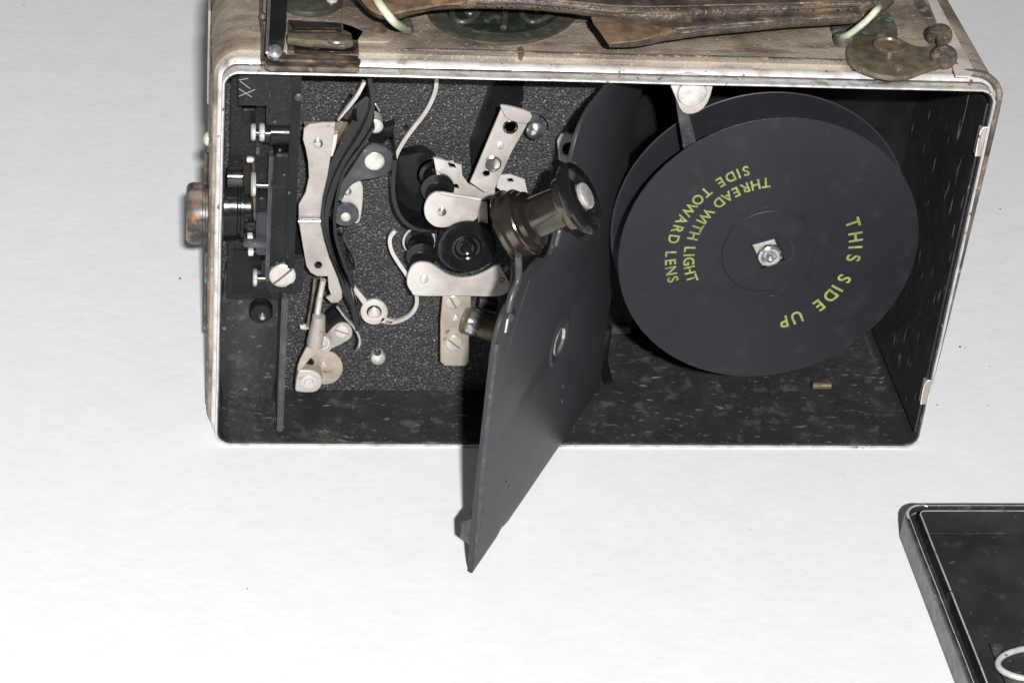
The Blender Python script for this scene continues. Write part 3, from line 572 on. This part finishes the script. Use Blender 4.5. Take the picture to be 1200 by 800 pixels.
for z in (14, 110):
    lathe('hinge_knuckle', dpt(107.5, z, -.7), (0, 0, 1), [(1.8, 0), (1.9, .2), (1.9, 12), (1.8, 12.2)], M_black, door, 20)

# spool roller on the door
AX = np.array([.77, -.24, .59]); AX /= np.linalg.norm(AX)
kb = at(602, 266, -28)
Lk = 24.0
kn = lathe('spool_knob', kb, AX, [(4, -1.6), (10.4, -1.2), (10.9, -.6), (10.9, .6), (10.3, 1.0), (10.0, 1.3), (10.0, 3.6), (9.6, 4.0), (9.4, 4.1), (9.2, 4.5), (8.2, 4.9), (8.2, 6.4), (7.0, 7.0), (6.0, 7.4),
                   (5.9, 16.4), (6.3, 16.8), (7.8, 17.2), (8.0, 17.6), (8.0, 19.4), (8.8, 19.8), (10.2, 20.6), (10.5, 21.2)], M_gun, cm, 64)
lathe('knob_cap', kb, AX, [(10.4, 21.0), (10.7, 21.2), (10.9, 21.8), (10.7, 22.5), (10.0, 23.1), (8.4, 23.5), (5.6, 23.7), (4.9, 23.3), (.1, 23.2)], M_gloss, kn, 64)
lathe('knob_button', kb, AX, [(3.9, 23.2), (3.9, 24.1), (3.6, 24.5), (3.0, 24.7), (.1, 24.5)], M_ivory, kn, 36)
tube('knob_arm', [kb-AX*1.5, kb-AX*2.5+np.array([4, 2, -12]), dpt(8, 88, .3)], 1.4, M_satin, kn, 10)

# ------------------------------------------------------------------ film counter arm at the top of the chamber
fa = plate('counter_arm', [(785, 88), (800, 88), (806, 130), (812, 150), (818, 176), (822, 200), (804, 200), (800, 170), (795, 140), (792, 120)], 7, 1, M_grey, cm, bevel=.25)
plate('arm_head', [(786, 88), (832, 90), (833, 112), (824, 128), (812, 134), (800, 132), (793, 118)], 5, 1.2, M_nickel, fa, bevel=.4, smooth=2)
screw('counter_screw', 811, 109, 4.6, 4.4, 1, M_ivory, fa, None, .9, .8)

# ------------------------------------------------------------------ reel
RX, RZ, RY = 165.16, 74.4, -.35
reel = thing('film_reel', 'black metal film reel with yellow-green printed lettering, on the spindle in the right chamber', 'film reel')
def rtf(a, b, h): return (a, RY+.7-h, b)
# orientation of the square hole from the photograph
sqc = [at(u, v, RY) for u, v in ((882, 288), (909, 281), (917, 304), (894, 313))]
sq = [(p[0], p[2]) for p in sqc]; qx = sum(p[0] for p in sq)/4; qz = sum(p[1] for p in sq)/4; sq = [(qx+(a-qx)*1.16, qz+(b-qz)*1.16) for a, b in sq]
sx_, sz_ = sum(p[0] for p in sq)/4, sum(p[1] for p in sq)/4
slots = []
for k in range(8):
    a = math.radians(12+45*k); cx, cz = RX+15.6*math.cos(a), RZ+15.6*math.sin(a); t = (-math.sin(a), math.cos(a)); n_ = (math.cos(a), math.sin(a))
    slots.append([(cx+t[0]*i*1.0+n_[0]*j*.55, cz+t[1]*i*1.0+n_[1]*j*.55) for i, j in ((-1, -1), (1, -1), (1, 1), (-1, 1))])
fr = fill2d([circ(RX, RZ, 46, 128), sq], .7, .16, 'front_flange', M_reel, reel, rtf)
lathe('back_flange', (RX, 15.9, RZ), (0, -1, 0), [(45.6, -.3), (46, 0), (45.6, .3), (.1, .3)], M_reel, reel, 128)
lathe('reel_core', (RX, 15.5, RZ), (0, -1, 0), [(14, 0), (14, 15.0)], M_reel, reel, 64)
def ring(r, t, y, name, m, par, a0=0, a1=360, cx=RX, cz=RZ):
    n = max(8, int((a1-a0)/5)); cl = (a1-a0) >= 360
    pts = [np.array([cx+r*math.cos(math.radians(a0+(a1-a0)*i/n)), y, cz+r*math.sin(math.radians(a0+(a1-a0)*i/n))]) for i in range(n if cl else n+1)]
    return tube(name, pts, t, m, par, 6, 0, cl)
ring(14.4, .22, RY-.02, 'pressed_ring', M_reel, fr)
for sl_ in slots: tube('pressed_slot', [(a, RY-.01, b) for a, b in sl_], .13, M_reel, fr, 6, 0, True)
ring(45.8, .30, RY+.3, 'flange_edge', M_satin, fr)
ring(45.8, .30, 15.7, 'flange_edge', M_satin, reel)
ring(5.5, .2, RY-.02, 'pressed_mark', M_satin, fr, -40, 50, RX+2.2, RZ)
# spindle
spd = lathe('reel_spindle', (sx_+.3, 12, sz_-.45), (0, -1, 0), [(3.7, 0), (3.7, 12.8), (3.5, 13.5), (2.8, 13.9), (2.1, 13.8), (1.7, 12.9), (1.2, 13.1), (.5, 14.4), (.1, 14.5)], M_steel, cm, 36)
plate('spindle_square', [(882, 288), (908, 281), (917, 303), (893, 312)], -.1, 3, M_dull, spd, bevel=.4)
ring(4.0, .12, RY-.02, 'pressed_mark', M_satin, fr, 0, 360, sx_, sz_) if False else None

# lettering round the reel
fcurve_cache = {}
def glyph(ch, size):
    tc = bpy.data.curves.new('t', 'FONT'); tc.body = ch; tc.size = size; tc.extrude = .03; tc.offset = size*.02; tc.resolution_u = 4
    ob = bpy.data.objects.new('t', tc); C.objects.link(ob); dg = bpy.context.evaluated_depsgraph_get()
    me = bpy.data.meshes.new_from_object(ob.evaluated_get(dg)); vs = [tuple(v.co) for v in me.vertices]; fs = [tuple(p.vertices) for p in me.polygons]
    bpy.data.objects.remove(ob); bpy.data.curves.remove(tc); bpy.data.meshes.remove(me); return vs, fs
def arc_text(text, r, a0, a1, size, inward, name, xs=1.0, angs=None):
    """letters whose centres run from angle a0 to a1 (degrees, measured in the reel face)"""
    adv = {' ': .55, 'I': .42, 'W': 1.12, 'L': .72, 'E': .76, 'S': .78, 'T': .82, 'P': .78, 'H': .98, 'R': .9, 'A': .92, 'O': .98, 'D': .92}
    ws = [adv.get(c_, .86) for c_ in text]; pos = []; x_ = 0
    for w_ in ws: pos.append(x_+w_/2); x_ += w_
    lo, hi = pos[0], pos[-1]; V = []; Fc = []
    angs = list(angs) if angs else None
    for c_, p_ in zip(text, pos):
        if c_ == ' ': continue
        a = math.radians(a0+(a1-a0)*(p_-lo)/(hi-lo)) if not angs else angs.pop(0); vs, fs = glyph(c_, size)
        mx = (min(v[0] for v in vs)+max(v[0] for v in vs))/2
        ca_, sa = math.cos(a), math.sin(a)
        rad = np.array([ca_, sa]); up_ = -rad if inward else rad; rt = np.array([up_[1], -up_[0]])
        b0_ = len(V)
        for v in vs:
            q = rad*r+rt*(v[0]-mx)*xs+up_*(v[1]-size*.36)
            V.append((RX+q[0], RY-.035-v[2], RZ+q[1]))
        Fc += [tuple(b0_+i for i in f_) for f_ in fs]
    me = bpy.data.meshes.new(name); me.from_pydata([tuple(np.array(v)*S) for v in V], [], Fc); me.materials.append(M_green)
    o = bpy.data.objects.new(name, me); C.objects.link(o); o.parent = fr; return o
arc_text('THREAD WITH LIGHT', 24.4, 100.5, 203.6, 4.7, True, 'lettering', .92)
arc_text('SIDE TOWARD LENS', 30.0, 111.5, 200.0, 4.7, True, 'lettering', .92)
ang_ = [math.atan2(q_[2]-RZ, q_[0]-RX) for q_ in (at(820+u/3.635, 200+v/3.635, RY) for u, v in ((634, 229), (637, 287), (640, 327), (630, 370), (592, 452), (578, 497), (548, 527), (502, 566), (412, 620), (360, 652)))]
arc_text('THIS SIDE UP', 26.8, 0, 0, 6.0, False, 'lettering', .9, ang_)

# ------------------------------------------------------------------ lid on the table
lid = thing('camera_lid', 'shallow black lid of the camera lying inside up at the lower right corner', 'lid')
LR = (208.6, 434, -170, -40.5)
ltf = lambda a, b, h: (a, b, h)
sweep('lid_side', LR, 6, [(0, 0.1), (.5, .8), (.5, 6.6), (.2, 7.6), (-.4, 7.8), (-.4, .1)], M_lidside, lid, tf=ltf, n=10)
sweep('outer_rim', LR, 6, [(-.9, 7.2), (-.3, 7.0), (.3, 7.6), (.3, 8.6), (-.1, 9.2), (-.7, 9.3), (-1.2, 8.8), (-1.3, 7.4)], M_lidrim, lid, tf=ltf, n=10, wob=.08)
sweep('inner_rim', LR, 6, [(-1.35, 6.6), (-2.6, 6.4), (-3.3, 6.8), (-3.6, 8.4), (-3.9, 9.8), (-4.3, 10.0), (-4.6, 9.4), (-4.6, 1.2), (-1.35, 1.2)], M_lidwall, lid, tf=ltf, n=10, wob=.05)
sweep('rim_edge', LR, 6, [(-3.95, 9.75), (-4.15, 10.1), (-4.4, 10.05), (-4.3, 9.7)], M_rim, lid, tf=ltf, n=10, wob=.05)
sweep('rim_edge', LR, 6, [(-.5, 9.15), (-.62, 9.38), (-.8, 9.35), (-.75, 9.1)], M_rim, lid, tf=ltf, n=10, wob=.08)
cx_, cz_ = LR[0]+6, LR[3]-6
tube('worn_corner', [(cx_+5.6*math.cos(math.radians(a)), cz_+5.6*math.sin(math.radians(a)), 9.0) for a in range(70, 200, 10)], .42, M_rim, lid, 8, 0)
box('lid_floor', (LR[0]+1, LR[2]+1, .3), (LR[1]-1, LR[3]-1, 1.6), M_lidwall, lid, 0)
p = az(1152, 625, 1.7); box('pressed_step', (LR[0]+5, p[1]-.4, 1.5), (LR[1]-5, p[1]+.4, 2.2), M_wall, lid, .3)
p = az(1158, 753, 1.7); box('pressed_step', (p[0], p[1]-30, 1.5), (LR[1]-5, p[1]+.2, 1.9), M_wall, lid, .2)
pts = [az(1222+54*math.cos(t)*.98, 777+19*math.sin(t), 2.6) for t in [2*math.pi*i/32 for i in range(32)]]
tube('clip_ring', pts, .95, M_rim, lid, 10, 0, True)
topplate('worn_patch', [(1147, 605), (1164, 604), (1168, 606), (1162, 610), (1150, 609)], 6.0, 4, M_rim, lid, bevel=.3) if False else None

# ------------------------------------------------------------------ dust on the table
V = []; Fc = []
for u, v, r in ((211, 326, .5), (1125, 406, .45), (1131, 407, .2), (1172, 245, .35), (290, 689, .25), (1160, 429, .25), (1098, 474, .35), (1158, 475, .25), (988, 555, .2), (28, 6, .3), (150, 640, .12), (700, 700, .12), (880, 620, .15), (60, 420, .15)):
    c = az(u, v, 0); b0_ = len(V)
    for k in range(6): a = k*math.pi/3; V.append((c[0]+r*(1+random.uniform(-.4, .4))*math.cos(a), c[1]+r*(1+random.uniform(-.4, .4))*math.sin(a), -.04))
    V.append((c[0], c[1], r*.7)); Fc += [(b0_+k, b0_+(k+1) % 6, b0_+6) for k in range(6)]
d = from_py('dust_specks', V, Fc, M_crumb); d['kind'] = 'stuff'
